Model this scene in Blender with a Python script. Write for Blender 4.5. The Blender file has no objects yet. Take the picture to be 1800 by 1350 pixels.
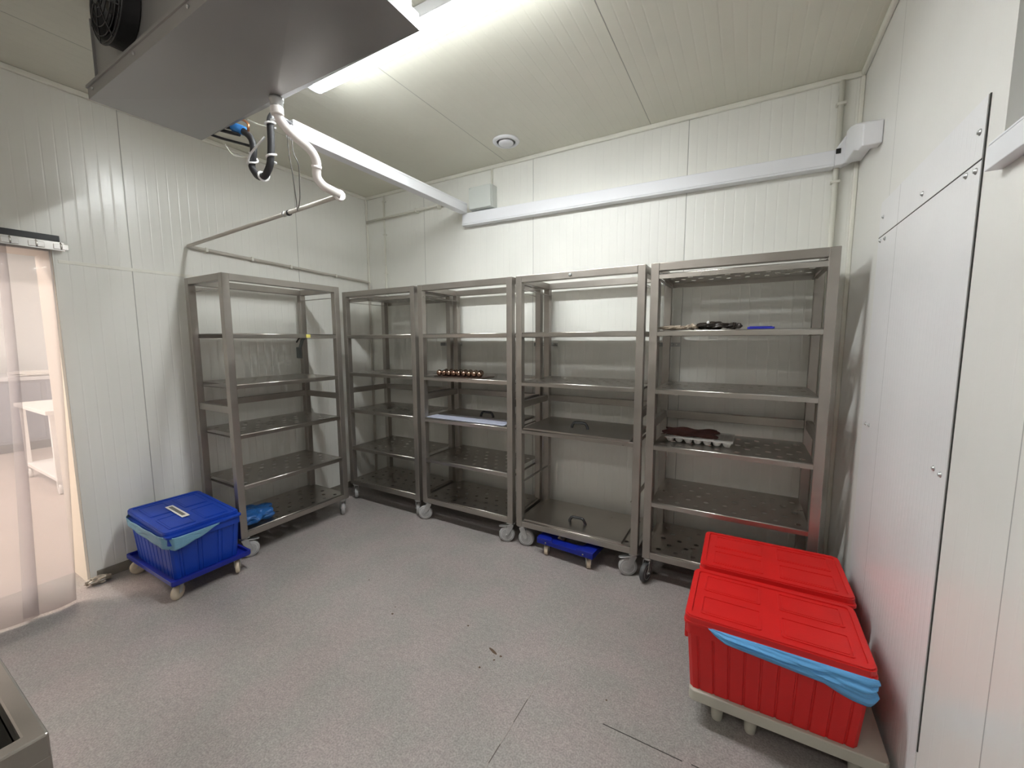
import bpy, bmesh, math, random
from mathutils import Vector, Matrix
from mathutils.geometry import tessellate_polygon
random.seed(7)
PI = math.pi
C = bpy.context.scene.collection
S = bpy.context.scene

# ------------------------------------------------------------------ camera
F_PX, PITCH, ROLL, YAW = 718.5, 0.10587, -0.00357, 0.52172
cy, sy = math.cos(YAW), math.sin(YAW)
fwd = Vector((-sy*math.cos(PITCH), cy*math.cos(PITCH), -math.sin(PITCH)))
rgt = Vector((cy, sy, 0)); upv = rgt.cross(fwd)
rr = rgt*math.cos(ROLL)+upv*math.sin(ROLL); uu = upv*math.cos(ROLL)-rgt*math.sin(ROLL)
cd = bpy.data.cameras.new('camera'); cam = bpy.data.objects.new('camera', cd); C.objects.link(cam)
cd.sensor_width = 36; cd.lens = F_PX/1800*36; cd.clip_start = 0.02
m3 = Matrix((rr, uu, -fwd)).transposed().to_4x4(); m3.translation = (0, 0, 1.5)
cam.matrix_world = m3
S.camera = cam
# ------------------------------------------------------------------ world, exposure
w = bpy.data.worlds.new('world'); S.world = w; w.use_nodes = True
w.node_tree.nodes['Background'].inputs[0].default_value = (.8, .85, .9, 1)
w.node_tree.nodes['Background'].inputs[1].default_value = 0.02
S.view_settings.view_transform = 'Standard'; S.view_settings.look = 'None'
S.view_settings.gamma = 1; S.view_settings.use_curve_mapping = False
S.view_settings.exposure = 0.88
S.cycles.max_bounces = 10; S.cycles.diffuse_bounces = 6; S.cycles.glossy_bounces = 5
S.cycles.transparent_max_bounces = 16
TUBE_STRENGTH = 40.0          # tube in the cold room
TUBE2_STRENGTH = 19.0          # tube behind the camera
TUBE3_STRENGTH = 112.0         # tubes in the room next door

# ------------------------------------------------------------------ room numbers
XL, XR, YB, YF, ZC = -3.500, 0.490, 3.072, -2.2, 2.970  # shell plus wall and ceiling fittings scaled down about the camera, values baked in

# ------------------------------------------------------------------ materials
def mat(name, col, rough=.5, metal=0.0, spec=.5, noise=0.0, nscale=8.0, bump=0.0, bscale=60.0, emis=None, estr=0, coat=0, stretch=None, alpha=None, trans=0, rvar=0):
    m = bpy.data.materials.new(name); m.use_nodes = True
    nt = m.node_tree; b = nt.nodes['Principled BSDF']
    b.inputs['Base Color'].default_value = (*col, 1); b.inputs['Roughness'].default_value = rough
    b.inputs['Metallic'].default_value = metal; b.inputs['Specular IOR Level'].default_value = spec
    if coat: b.inputs['Coat Weight'].default_value = coat
    if trans: b.inputs['Transmission Weight'].default_value = trans
    if alpha is not None: b.inputs['Alpha'].default_value = alpha
    if emis: b.inputs['Emission Color'].default_value = (*emis, 1); b.inputs['Emission Strength'].default_value = estr
    tc = nt.nodes.new('ShaderNodeTexCoord'); mp = nt.nodes.new('ShaderNodeMapping')
    nt.links.new(tc.outputs['Object'], mp.inputs[0])
    if stretch: mp.inputs['Scale'].default_value = stretch
    if noise or rvar:
        n = nt.nodes.new('ShaderNodeTexNoise'); n.inputs['Scale'].default_value = nscale; n.inputs['Detail'].default_value = 5
        nt.links.new(mp.outputs[0], n.inputs['Vector'])
    if noise:
        r = nt.nodes.new('ShaderNodeMapRange'); r.inputs[1].default_value = .3; r.inputs[2].default_value = .7
        r.inputs[3].default_value = 1-noise; r.inputs[4].default_value = 1+noise
        nt.links.new(n.outputs['Fac'], r.inputs[0])
        mx = nt.nodes.new('ShaderNodeVectorMath'); mx.operation = 'SCALE'; mx.inputs[0].default_value = col
        nt.links.new(r.outputs[0], mx.inputs['Scale']); nt.links.new(mx.outputs[0], b.inputs['Base Color'])
    if rvar:
        r2 = nt.nodes.new('ShaderNodeMapRange'); r2.inputs[1].default_value = .3; r2.inputs[2].default_value = .7
        r2.inputs[3].default_value = rough-rvar; r2.inputs[4].default_value = rough+rvar
        nt.links.new(n.outputs['Fac'], r2.inputs[0]); nt.links.new(r2.outputs[0], b.inputs['Roughness'])
    if bump:
        n2 = nt.nodes.new('ShaderNodeTexNoise'); n2.inputs['Scale'].default_value = bscale; n2.inputs['Detail'].default_value = 3
        nt.links.new(mp.outputs[0], n2.inputs['Vector'])
        bp = nt.nodes.new('ShaderNodeBump'); bp.inputs['Strength'].default_value = bump; bp.inputs['Distance'].default_value = .002
        nt.links.new(n2.outputs['Fac'], bp.inputs['Height']); nt.links.new(bp.outputs[0], b.inputs['Normal'])
    return m

def panel_mat(name, col, axis, seam0, rough=.33, rib=.0578, pitch=1.156, depth=.0011, hseam=None, hrange=None):
    """insulated sandwich panel: micro ribs and panel joints running across 'axis' (0 = x, 1 = y), world metres"""
    m = bpy.data.materials.new(name); m.use_nodes = True; nt = m.node_tree; L = nt.links
    b = nt.nodes['Principled BSDF']; b.inputs['Roughness'].default_value = rough; b.inputs['Specular IOR Level'].default_value = .5
    def nd(t, op=None, *vals):
        n = nt.nodes.new(t)
        if op: n.operation = op
        for i, v in enumerate(vals):
            if v is None: continue
            if hasattr(v, 'node'): L.new(v, n.inputs[i])
            else: n.inputs[i].default_value = v
        return n
    geo = nt.nodes.new('ShaderNodeNewGeometry'); sep = nt.nodes.new('ShaderNodeSeparateXYZ'); L.new(geo.outputs['Position'], sep.inputs[0])
    a = sep.outputs[axis]
    # ribs: flat strip with a narrow groove each 'rib'
    s = nd('ShaderNodeMath', 'SUBTRACT', a, seam0).outputs[0]
    q = nd('ShaderNodeMath', 'PINGPONG', s, rib/2).outputs[0]          # 0 at the groove, rib/2 mid-strip
    g = nt.nodes.new('ShaderNodeMapRange'); g.interpolation_type = 'SMOOTHSTEP'; L.new(q, g.inputs[0])
    g.inputs[1].default_value = 0; g.inputs[2].default_value = .006
    # slight crown on each strip so every one carries its own highlight
    cr = nd('ShaderNodeMath', 'MULTIPLY', q, q).outputs[0]
    cr = nd('ShaderNodeMath', 'MULTIPLY', cr, -120.0).outputs[0]
    hh = nd('ShaderNodeMath', 'MULTIPLY_ADD', g.outputs[0], .65, cr).outputs[0]
    # joint
    q2 = nd('ShaderNodeMath', 'PINGPONG', s, pitch/2).outputs[0]
    g2 = nt.nodes.new('ShaderNodeMapRange'); L.new(q2, g2.inputs[0]); g2.inputs[1].default_value = .0012; g2.inputs[2].default_value = .0026
    hh = nd('ShaderNodeMath', 'MULTIPLY_ADD', g2.outputs[0], 1.2, hh).outputs[0]
    n = nt.nodes.new('ShaderNodeTexNoise'); n.inputs['Scale'].default_value = 1.7; n.inputs['Detail'].default_value = 2
    L.new(geo.outputs['Position'], n.inputs['Vector'])
    hh = nd('ShaderNodeMath', 'MULTIPLY_ADD', n.outputs['Fac'], 5.0, hh).outputs[0]
    bp = nt.nodes.new('ShaderNodeBump'); bp.inputs['Strength'].default_value = 1; bp.inputs['Distance'].default_value = depth
    L.new(hh, bp.inputs['Height']); L.new(bp.outputs[0], b.inputs['Normal'])
    # colour: joint line darker (real gap of sealant), light dirt
    n3 = nt.nodes.new('ShaderNodeTexNoise'); n3.inputs['Scale'].default_value = 2.3; n3.inputs['Detail'].default_value = 6
    L.new(geo.outputs['Position'], n3.inputs['Vector'])
    r = nt.nodes.new('ShaderNodeMapRange'); L.new(n3.outputs['Fac'], r.inputs[0]); r.inputs[1].default_value = .3; r.inputs[2].default_value = .7
    r.inputs[3].default_value = .96; r.inputs[4].default_value = 1.02
    jd = nt.nodes.new('ShaderNodeMapRange'); L.new(g2.outputs[0], jd.inputs[0]); jd.inputs[3].default_value = .55; jd.inputs[4].default_value = 1
    f = nd('ShaderNodeMath', 'MULTIPLY', r.outputs[0], jd.outputs[0]).outputs[0]
    mx = nt.nodes.new('ShaderNodeVectorMath'); mx.operation = 'SCALE'; mx.inputs[0].default_value = col
    L.new(f, mx.inputs['Scale']); L.new(mx.outputs[0], b.inputs['Base Color'])
    return m

WHITE = (.79, .79, .745)
M = {}
M['wall_back'] = panel_mat('white ribbed panel back', WHITE, 0, -.407, rough=.40)
M['wall_left'] = panel_mat('white ribbed panel left', WHITE, 1, 1.132, rough=.27)
M['wall_right'] = panel_mat('white panel right', (.79, .785, .755), 1, 1.215, depth=.0004, rough=.33)
M['ceiling'] = panel_mat('white ribbed ceiling panel', (.70, .69, .60), 0, -.651, rough=.36, depth=.0011)
M['sheet'] = panel_mat('ribbed cover sheet', (.80, .80, .81), 1, 2.2, depth=.0005, rough=.3, pitch=9, rib=.03)
M['trim'] = mat('cream painted trim', (.77, .76, .69), .45, noise=.04, nscale=14)
M['skirting'] = mat('grey brown skirting', (.21, .19, .16), .5, noise=.12, nscale=12)
M['plain'] = mat('white painted surface', (.72, .72, .68), .55, noise=.03)
M['steel'] = mat('brushed stainless steel', (.36, .335, .305), .36, .85, noise=.10, nscale=6, stretch=(1, 1, 1), rvar=.08, bump=.06, bscale=200)
M['steel_shelf'] = mat('stainless shelf sheet', (.46, .44, .41), .30, 1.0, noise=.04, nscale=5, rvar=.03)
M['steel_pan'] = mat('galvanised steel casing', (.34, .335, .33), .38, .45, noise=.06, nscale=2, rvar=.06)
M['steel_edge'] = mat('bright steel', (.62, .60, .57), .25, 1)
M['zinc'] = mat('zinc plated steel', (.50, .51, .51), .38, .8, noise=.1, nscale=30)
M['white_metal'] = mat('white powder coated metal', (.78, .79, .82), .38)
M['pvc'] = mat('white plastic pipe', (.76, .72, .69), .35, noise=.05, nscale=10)
M['pipe_paint'] = mat('cream painted pipe', (.70, .69, .62), .45)
M['box_plastic'] = mat('pale grey plastic', (.60, .63, .60), .45)
M['black'] = mat('black rubber foam', (.018, .018, .02), .55, bump=.5, bscale=90)
M['black_plastic'] = mat('black plastic', (.015, .015, .017), .35)
M['dark'] = mat('dark gap', (.01, .01, .01), .8)
M['blue'] = mat('blue polypropylene', (.003, .042, .36), .45, noise=.06, nscale=9, bump=.12, bscale=150)
M['blue_dolly'] = mat('dark blue plastic', (.006, .016, .24), .35)
M['red'] = mat('red polypropylene', (.60, .012, .012), .42, noise=.05, nscale=7, bump=.12, bscale=120)
M['pale'] = mat('pale grey green plastic', (.46, .45, .39), .5, noise=.05)
M['cream_wheel'] = mat('cream nylon wheel', (.56, .48, .37), .45, noise=.12, nscale=25)
M['grey_rubber'] = mat('grey rubber tyre', (.36, .36, .36), .55, noise=.1, nscale=30)
M['hub'] = mat('pale hub plastic', (.72, .73, .73), .45)
M['dark_rubber'] = mat('dark grey rubber tyre', (.06, .06, .062), .5)
M['white_lens'] = mat('lit diffuser', (1, 1, 1), .3, emis=(.97, 1.0, 1.0), estr=TUBE_STRENGTH)
M['lens2'] = mat('lit diffuser of second tube', (1, 1, 1), .3, emis=(1.0, .96, .92), estr=TUBE2_STRENGTH)
M['lens3'] = mat('lit diffuser next door', (1, 1, 1), .3, emis=(1.0, .87, .76), estr=TUBE3_STRENGTH)
def hot_core(m, strength, half=.016, edge=.45):
    """a lit diffuser is brightest along the tube inside it"""
    nt = m.node_tree; b = nt.nodes['Principled BSDF']; tc = nt.nodes.new('ShaderNodeTexCoord'); sp = nt.nodes.new('ShaderNodeSeparateXYZ')
    ab = nt.nodes.new('ShaderNodeMath'); ab.operation = 'ABSOLUTE'; r = nt.nodes.new('ShaderNodeMapRange')
    nt.links.new(tc.outputs['Object'], sp.inputs[0]); nt.links.new(sp.outputs[1], ab.inputs[0]); nt.links.new(ab.outputs[0], r.inputs[0])
    r.inputs[1].default_value = half; r.inputs[2].default_value = half*1.3; r.inputs[3].default_value = strength*2.7; r.inputs[4].default_value = strength*edge
    nt.links.new(r.outputs[0], b.inputs['Emission Strength'])
hot_core(M['white_lens'], TUBE_STRENGTH, edge=.75)
M['clear_end'] = mat('clear plastic end cap', (.62, .66, .72), .15, alpha=.75)
M['bronze'] = mat('shiny bronze foil', (.30, .19, .14), .13, 1, noise=.2, nscale=20)
M['brown_tray'] = mat('dark brown mould plastic', (.05, .028, .02), .35)
M['brown_mat'] = mat('dark brown felt sheet', (.075, .022, .016), .8, noise=.3, nscale=40, bump=.5)
M['clear_tray'] = mat('clear moulded plastic', (.62, .60, .57), .12, alpha=.5)
M['beige'] = mat('crumpled beige film', (.33, .27, .21), .3, noise=.3, nscale=50, bump=.8, bscale=70)
M['brown'] = mat('crumpled dark brown film', (.025, .018, .014), .35, noise=.3, nscale=40, bump=.6)
M['white_pl'] = mat('white plastic', (.85, .85, .85), .35)
M['board'] = mat('pale blue white board', (.42, .44, .54), .35)
M['yellow'] = mat('yellow sticker', (.72, .65, .16), .5)
M['paper'] = mat('white paper label', (.75, .75, .72), .6)
M['ink'] = mat('grey printed ink', (.14, .14, .13), .6)
M['grey_floor2'] = mat('smooth floor next door', (.50, .43, .40), .3, noise=.05, nscale=3)
M['warm_wall'] = mat('warm cream wall', (.80, .73, .64), .5)
M['far_wall'] = mat('pale wall next door', (.72, .76, .77), .5)
M['slate'] = mat('slate blue equipment', (.16, .18, .24), .5)
M['window_glass'] = mat('window glass', (.35, .40, .42), .08)

def bag_mat(name, col, alpha):
    m = bpy.data.materials.new(name); m.use_nodes = True; nt = m.node_tree; L = nt.links
    b = nt.nodes['Principled BSDF']; b.inputs['Base Color'].default_value = (*col, 1); b.inputs['Roughness'].default_value = .28
    b.inputs['Alpha'].default_value = alpha; b.inputs['Subsurface Weight'].default_value = .0
    tc = nt.nodes.new('ShaderNodeTexCoord'); mp = nt.nodes.new('ShaderNodeMapping'); mp.inputs['Scale'].default_value = (1, 1, 3)
    n = nt.nodes.new('ShaderNodeTexNoise'); n.inputs['Scale'].default_value = 14; n.inputs['Detail'].default_value = 4; n.inputs['Distortion'].default_value = 1.2
    bp = nt.nodes.new('ShaderNodeBump'); bp.inputs['Strength'].default_value = .8; bp.inputs['Distance'].default_value = .01
    L.new(tc.outputs['Object'], mp.inputs[0]); L.new(mp.outputs[0], n.inputs['Vector']); L.new(n.outputs['Fac'], bp.inputs['Height']); L.new(bp.outputs[0], b.inputs['Normal'])
    return m
M['bag_blue'] = bag_mat('light blue polythene', (.13, .42, .80), .88)
M['bag_teal'] = bag_mat('pale blue polythene', (.20, .42, .58), .82)
M['bag_deep'] = bag_mat('blue polythene', (.02, .12, .38), .75)

def floor_mat():
    m = bpy.data.materials.new('speckled grey vinyl'); m.use_nodes = True; nt = m.node_tree; L = nt.links
    b = nt.nodes['Principled BSDF']; b.inputs['Specular IOR Level'].default_value = .45
    geo = nt.nodes.new('ShaderNodeNewGeometry'); P = geo.outputs['Position']
    def noise(sc, det=3):
        n = nt.nodes.new('ShaderNodeTexNoise'); n.inputs['Scale'].default_value = sc; n.inputs['Detail'].default_value = det; L.new(P, n.inputs['Vector']); return n.outputs['Fac']
    def rng(v, a, b_, c, d):
        r = nt.nodes.new('ShaderNodeMapRange'); L.new(v, r.inputs[0])
        for i, x in enumerate((a, b_, c, d)): r.inputs[i+1].default_value = x
        return r.outputs[0]
    def mul(x, y):
        n = nt.nodes.new('ShaderNodeMath'); n.operation = 'MULTIPLY'
        L.new(x, n.inputs[0]); L.new(y, n.inputs[1]); return n.outputs[0]
    f = rng(noise(150, 2), .34, .66, .80, 1.20)
    f = mul(f, rng(noise(45, 3), .3, .7, .90, 1.10))
    f = mul(f, rng(noise(2.2, 4), .3, .7, .93, 1.06))
    # sparse dark flecks
    v = nt.nodes.new('ShaderNodeTexVoronoi'); v.inputs['Scale'].default_value = 26; L.new(P, v.inputs['Vector'])
    f = mul(f, rng(v.outputs['Distance'], .03, .07, .80, 1))
    v2 = nt.nodes.new('ShaderNodeTexVoronoi'); v2.inputs['Scale'].default_value = 2.3; L.new(P, v2.inputs['Vector'])
    f = mul(f, rng(v2.outputs['Distance'], .012, .02, .35, 1))
    # hue drift between grey and rosy grey
    mix = nt.nodes.new('ShaderNodeMix'); mix.data_type = 'RGBA'
    mix.inputs[6].default_value = (.285, .268, .255, 1); mix.inputs[7].default_value = (.315, .275, .268, 1)
    L.new(rng(noise(5, 4), .38, .62, 0, 1), mix.inputs[0])
    sc = nt.nodes.new('ShaderNodeVectorMath'); sc.operation = 'SCALE'; L.new(mix.outputs[2], sc.inputs[0]); L.new(f, sc.inputs['Scale'])
    L.new(sc.outputs[0], b.inputs['Base Color'])
    L.new(rng(noise(6, 3), .3, .7, .28, .46), b.inputs['Roughness'])
    bp = nt.nodes.new('ShaderNodeBump'); bp.inputs['Strength'].default_value = .5; bp.inputs['Distance'].default_value = .0012
    L.new(noise(90, 3), bp.inputs['Height']); L.new(bp.outputs[0], b.inputs['Normal'])
    return m
M['floor'] = floor_mat()

# curtain PVC
def curtain_mat():
    m = bpy.data.materials.new('clear hazy pvc strip'); m.use_nodes = True; nt = m.node_tree; L = nt.links
    nt.nodes.remove(nt.nodes['Principled BSDF']); out = nt.nodes['Material Output']
    tr = nt.nodes.new('ShaderNodeBsdfTransparent'); tr.inputs[0].default_value = (.93, .92, .93, 1)
    gl = nt.nodes.new('ShaderNodeBsdfGlossy'); gl.inputs['Roughness'].default_value = .12
    tl = nt.nodes.new('ShaderNodeBsdfTranslucent'); tl.inputs[0].default_value = (.85, .83, .84, 1)
    df = nt.nodes.new('ShaderNodeBsdfDiffuse'); df.inputs[0].default_value = (.8, .8, .82, 1)
    a = nt.nodes.new('ShaderNodeMixShader'); a.inputs[0].default_value = .35; L.new(tl.outputs[0], a.inputs[1]); L.new(df.outputs[0], a.inputs[2])
    b = nt.nodes.new('ShaderNodeMixShader'); b.inputs[0].default_value = .26; L.new(tr.outputs[0], b.inputs[1]); L.new(a.outputs[0], b.inputs[2])
    fr = nt.nodes.new('ShaderNodeFresnel'); fr.inputs[0].default_value = 1.25
    c = nt.nodes.new('ShaderNodeMixShader'); L.new(fr.outputs[0], c.inputs[0]); L.new(b.outputs[0], c.inputs[1]); L.new(gl.outputs[0], c.inputs[2])
    L.new(c.outputs[0], out.inputs['Surface'])
    return m
M['curtain'] = curtain_mat()

# ------------------------------------------------------------------ mesh helpers
def add_box(bm, x0, x1, y0, y1, z0, z1):
    v = [bm.verts.new(p) for p in ((x0,y0,z0),(x1,y0,z0),(x1,y1,z0),(x0,y1,z0),(x0,y0,z1),(x1,y0,z1),(x1,y1,z1),(x0,y1,z1))]
    for f in ((3,2,1,0),(4,5,6,7),(0,1,5,4),(1,2,6,5),(2,3,7,6),(3,0,4,7)): bm.faces.new([v[i] for i in f])
def box(*a):
    bm = bmesh.new()
    a = a if isinstance(a[0], (tuple, list)) else (a,)
    for b in a: add_box(bm, *b)
    return bm
def fillet(pts, r, n=5):
    pts = [Vector(p) for p in pts]; out = [pts[0]]
    for i in range(1, len(pts)-1):
        a, b, c = pts[i-1], pts[i], pts[i+1]
        d = min(r, (a-b).length*.45, (c-b).length*.45)
        p, q = b+(a-b).normalized()*d, b+(c-b).normalized()*d
        for k in range(n+1):
            t = k/n; out.append(p*(1-t)**2+b*2*t*(1-t)+q*t*t)
    out.append(pts[-1]); return out
def add_tube(bm, pts, r, n=12, cap=True, rs=None):
    pts = [Vector(p) for p in pts]; rings = []
    t = (pts[1]-pts[0]).normalized(); nrm = t.orthogonal().normalized()
    for i, p in enumerate(pts):
        t2 = (pts[min(i+1, len(pts)-1)]-pts[max(i-1, 0)]).normalized()
        nrm = (nrm-t2*nrm.dot(t2)).normalized(); bn = t2.cross(nrm)
        rad = rs[i] if rs else r
        rings.append([bm.verts.new(p+(nrm*math.cos(2*PI*k/n)+bn*math.sin(2*PI*k/n))*rad) for k in range(n)])
    for a, b in zip(rings, rings[1:]):
        for k in range(n):
            f = bm.faces.new((a[k], a[(k+1) % n], b[(k+1) % n], b[k])); f.smooth = True
    if cap:
        bm.faces.new(rings[0][::-1]); bm.faces.new(rings[-1])
def tube(pts, r, n=12, **k):
    bm = bmesh.new(); add_tube(bm, pts, r, n, **k); return bm
def add_lathe(bm, prof, n=24, mtx=None, smooth=True):
    """profile (r, z) about local z"""
    mtx = mtx or Matrix.Identity(4); rings = []
    for r, z in prof:
        rings.append([bm.verts.new(mtx @ Vector((max(r, 1e-4)*math.cos(2*PI*k/n), max(r, 1e-4)*math.sin(2*PI*k/n), z))) for k in range(n)])
    for a, b in zip(rings, rings[1:]):
        for k in range(n):
            f = bm.faces.new((a[k], a[(k+1) % n], b[(k+1) % n], b[k])); f.smooth = smooth
    bm.faces.new(rings[0][::-1]); bm.faces.new(rings[-1])
def add_prism(bm, poly, z0, z1, top=None):
    """poly of (x, y); extruded along z, 'top' may be another poly of the same length"""
    top = top or poly
    a = [bm.verts.new((x, y, z0)) for x, y in poly]; b = [bm.verts.new((x, y, z1)) for x, y in top]
    n = len(a)
    for k in range(n): bm.faces.new((a[k], a[(k+1) % n], b[(k+1) % n], b[k]))
    bm.faces.new(a[::-1]); bm.faces.new(b)
def rrect(x0, x1, y0, y1, r, n=5):
    out = []
    for cx_, cy_, a0 in ((x1-r, y0+r, -PI/2), (x1-r, y1-r, 0), (x0+r, y1-r, PI/2), (x0+r, y0+r, PI)):
        for k in range(n+1):
            a = a0+k/n*PI/2; out.append((cx_+r*math.cos(a), cy_+r*math.sin(a)))
    return out
def add_plate_holes(bm, outer, holes, z0, z1):
    """flat plate with round holes, world of (x, y), thickness z0..z1"""
    loops = [outer]+holes
    pl = [[Vector((x, y, 0)) for x, y in lp] for lp in loops]
    tris = tessellate_polygon(pl)
    flat = [p for lp in pl for p in lp]
    lo = [bm.verts.new((p.x, p.y, z0)) for p in flat]; hi = [bm.verts.new((p.x, p.y, z1)) for p in flat]
    for t in tris:
        a, b, c = (flat[i] for i in t)
        ccw = (b-a).cross(c-a).z > 0
        tt = t if ccw else t[::-1]
        if abs((b-a).cross(c-a).z) < 1e-12: continue
        try:
            bm.faces.new([hi[i] for i in tt]); bm.faces.new([lo[i] for i in tt[::-1]])
        except ValueError: pass
    o = 0
    for lp in pl:
        n = len(lp)
        for k in range(n):
            i, j = o+k, o+(k+1) % n
            bm.faces.new((lo[i], lo[j], hi[j], hi[i]))
        o += n
def circ(cx_, cy_, r, n=10): return [(cx_+r*math.cos(-2*PI*k/n), cy_+r*math.sin(-2*PI*k/n)) for k in range(n)]

def obj(name, bm, m, parent=None, bevel=0, recalc=True, mtx=None, seg=2, label=None):
    if recalc: bmesh.ops.recalc_face_normals(bm, faces=bm.faces)
    if mtx: bmesh.ops.transform(bm, matrix=mtx, verts=bm.verts)
    me = bpy.data.meshes.new(name); bm.to_mesh(me); bm.free()
    me.materials.append(M[m] if isinstance(m, str) else m)
    o = bpy.data.objects.new(name, me); C.objects.link(o)
    if parent: o.parent = parent
    if bevel:
        b = o.modifiers.new('bevel', 'BEVEL'); b.width = bevel; b.segments = seg; b.limit_method = 'ANGLE'; b.angle_limit = math.radians(40)
    if label: o['label'] = label
    return o
def tag(o, label, cat, group=None):
    o['label'] = label; o['category'] = cat
    if group: o['group'] = group
    return o
def struct(name, bm, m, **k):
    o = obj(name, bm, m, **k)
    if not k.get('parent'): o['kind'] = 'structure'
    return o
def thing(name, label, cat, loc=(0, 0, 0), rz=0, group=None):
    o = bpy.data.objects.new(name, None); C.objects.link(o); o.empty_display_size = .1
    o.location = loc; o.rotation_euler = (0, 0, rz); return tag(o, label, cat, group)
def copy_tree(o, parent=None):
    c = o.copy(); C.objects.link(c); c.parent = parent
    for ch in [x for x in S.objects if x.parent == o]: copy_tree(ch, c)
    return c

# ================================================================== THE ROOM
T = .12
struct('floor', box(XL-.25, XR+T, YF-T, YB+T, -.1, 0), 'floor')
struct('ceiling', box(XL-.25, XR+T, YF-T, YB+T, ZC, ZC+.15), 'ceiling')
struct('wall_back', box(XL-T, XR+T, YB, YB+T, 0, ZC), 'wall_back')
DJ, DZ, WT = .78, 2.03, .28         # door jamb y, door head z, wall thickness
struct('wall_left', box((XL-WT, XL, DJ, YB, 0, ZC), (XL-WT, XL, -.75, DJ, DZ, ZC), (XL-WT, XL, YF, -.75, 0, ZC)), 'wall_left')
# right wall with the recessed window opening (camera side)
WY, WZ = 1.435, 1.957
struct('wall_right', box((XR, XR+T, WY, YB, 0, ZC), (XR, XR+T, .35, WY, 0, WZ), (XR, XR+T, .35, WY, 2.85, ZC), (XR, XR+T, YF, .35, 0, ZC)), 'wall_right')
struct('wall_front', box(XL-T, XR+T, YF-T, YF, 0, ZC), 'plain')
# warm doorway lining
struct('trim_1', box((XL-WT, XL-.006, DJ-.012, DJ, 0, DZ), (XL-WT, XL-.006, -.74, DJ-.012, DZ-.012, DZ)), 'warm_wall')
# window: frame, pane and ledge on the right wall
win = struct('window_1', box((XR+.085, XR+.11, WY-.05, WY, WZ, 2.85), (XR+.085, XR+.11, .35, .40, WZ, 2.85),
                             (XR+.085, XR+.11, .40, WY-.05, WZ, WZ+.05), (XR+.085, XR+.11, .40, WY-.05, 2.80, 2.85)), 'white_metal')
struct('window_pane', box(XR+.096, XR+.100, .40, WY-.05, WZ+.05, 2.80), 'window_glass', parent=win)
struct('window_ledge', box((XR-.030, XR, .35, WY-.01, WZ-.068, WZ-.014), (XR-.026, XR+.08, .35, WY-.005, WZ-.010, WZ-.004)), 'white_metal', parent=win, bevel=.002)
# corner and ceiling trims
def cove(name, boxes): struct(name, box(*boxes), 'trim', bevel=.006)
cove('trim_2', ((XL, XR, YB-.022, YB, ZC-.030, ZC), ))
cove('trim_3', ((XL, XL+.022, YF, YB-.022, ZC-.030, ZC), ))
cove('trim_4', ((XR-.022, XR, YF, YB-.022, ZC-.030, ZC), ))
cove('trim_5', ((XR-.022, XR, YB-.022, YB, 0, ZC-.030), ))
cove('trim_6', ((XL, XL+.022, YB-.022, YB, 0, ZC-.030), ))
struct('baseboard_left', box(XL, XL+.010, DJ+.03, YB, 0, .062), 'skirting', bevel=.003)
struct('baseboard_back', box(XL+.010, XR-.008, YB-.010, YB, 0, .062), 'skirting', bevel=.003)
struct('baseboard_right', box(XR-.006, XR, YF, YB-.010, 0, .062), 'skirting', bevel=.003)
# horizontal joint of the left wall near the door
struct('trim_7', box(XL, XL+.003, DJ+.02, 1.56, 1.957, 1.977), 'trim', bevel=.001)
# floor weld seams
struct('trim_8', box(-.731, -.727, -.3, 3.1, -.001, .0012), mat('floor seam weld', (.34, .30, .28), .5))
struct('trim_9', box((-.7295, -.7275, 1.27, 1.39, 0, .0016), (-.7295, -.7275, 1.09, 1.17, 0, .0016), (-.42, -.13, 1.437, 1.440, 0, .0014), (-.10, .30, 1.441, 1.4435, 0, .0014)), mat('open dark seam', (.045, .038, .035), .7))
# floor dirt: a brown scrape and a few specks
def stain():
    bm = bmesh.new()
    for (x, y, a, b, r) in ((-1.0, 1.545, .028, .006, -.35), (-.95, 1.535, .006, .004, .2), (-.965, 1.50, .005, .003, 1), (-1.0, 1.43, .005, .004, 0), (-1.21, 1.63, .005, .004, 0), (-2.0, 1.66, .004, .003, 0), (-.44, 1.55, .004, .003, 0), (-1.63, 1.50, .006, .005, 0), (-1.66, 1.55, .003, .003, 0)):
        poly = []
        for k in range(10):
            t = 2*PI*k/10; u = a*math.cos(t)*(1+.2*random.random()); v_ = b*math.sin(t)*(1+.3*random.random())
            poly.append((x+u*math.cos(r)-v_*math.sin(r), y+u*math.sin(r)+v_*math.cos(r)))
        add_prism(bm, poly, 0, .0009)
    return bm
st = obj('floor_dirt', stain(), mat('brown dirt', (.09, .055, .03), .7)); st['kind'] = 'stuff'
tag(st, 'small brown scrape and dark specks on the grey floor', 'dirt')

# cover sheets screwed on the right wall
def sheet(name, label, y0, y1, z0, z1, screws, th=.004):
    t = thing(name, label, 'wall sheet', (XR, y0, z0))
    obj('sheet', box(-th, -.0008, 0, y1-y0, 0, z1-z0), 'sheet', t)
    for (y, z) in screws:
        bm = bmesh.new(); mt = Matrix.Translation((-th, y-y0, z-z0)) @ Matrix.Rotation(-PI/2, 4, 'Y')
        add_lathe(bm, [(.0085, 0), (.0085, .0012), (.0055, .0018), (.005, .005), (.002, .0062)], 12, mt)
        obj('screw', bm, 'zinc', t)
    return t
sheet('cover_sheet', 'tall ribbed white sheet screwed on right wall below the narrow strip sheet', 1.525, 2.465, .062, 1.947,
      [(1.549, 1.928), (1.605, 1.935), (2.431, 1.933), (2.359, 1.928), (2.403, 1.116), (2.343, 1.119), (1.610, 1.127), (1.561, 1.122)])
sheet('cover_sheet', 'narrow white strip sheet above the tall sheet on right wall', 1.525, 2.465, 1.952, 2.102,
      [(1.550, 2.023), (1.938, 1.987), (2.417, 2.032)])
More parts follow.
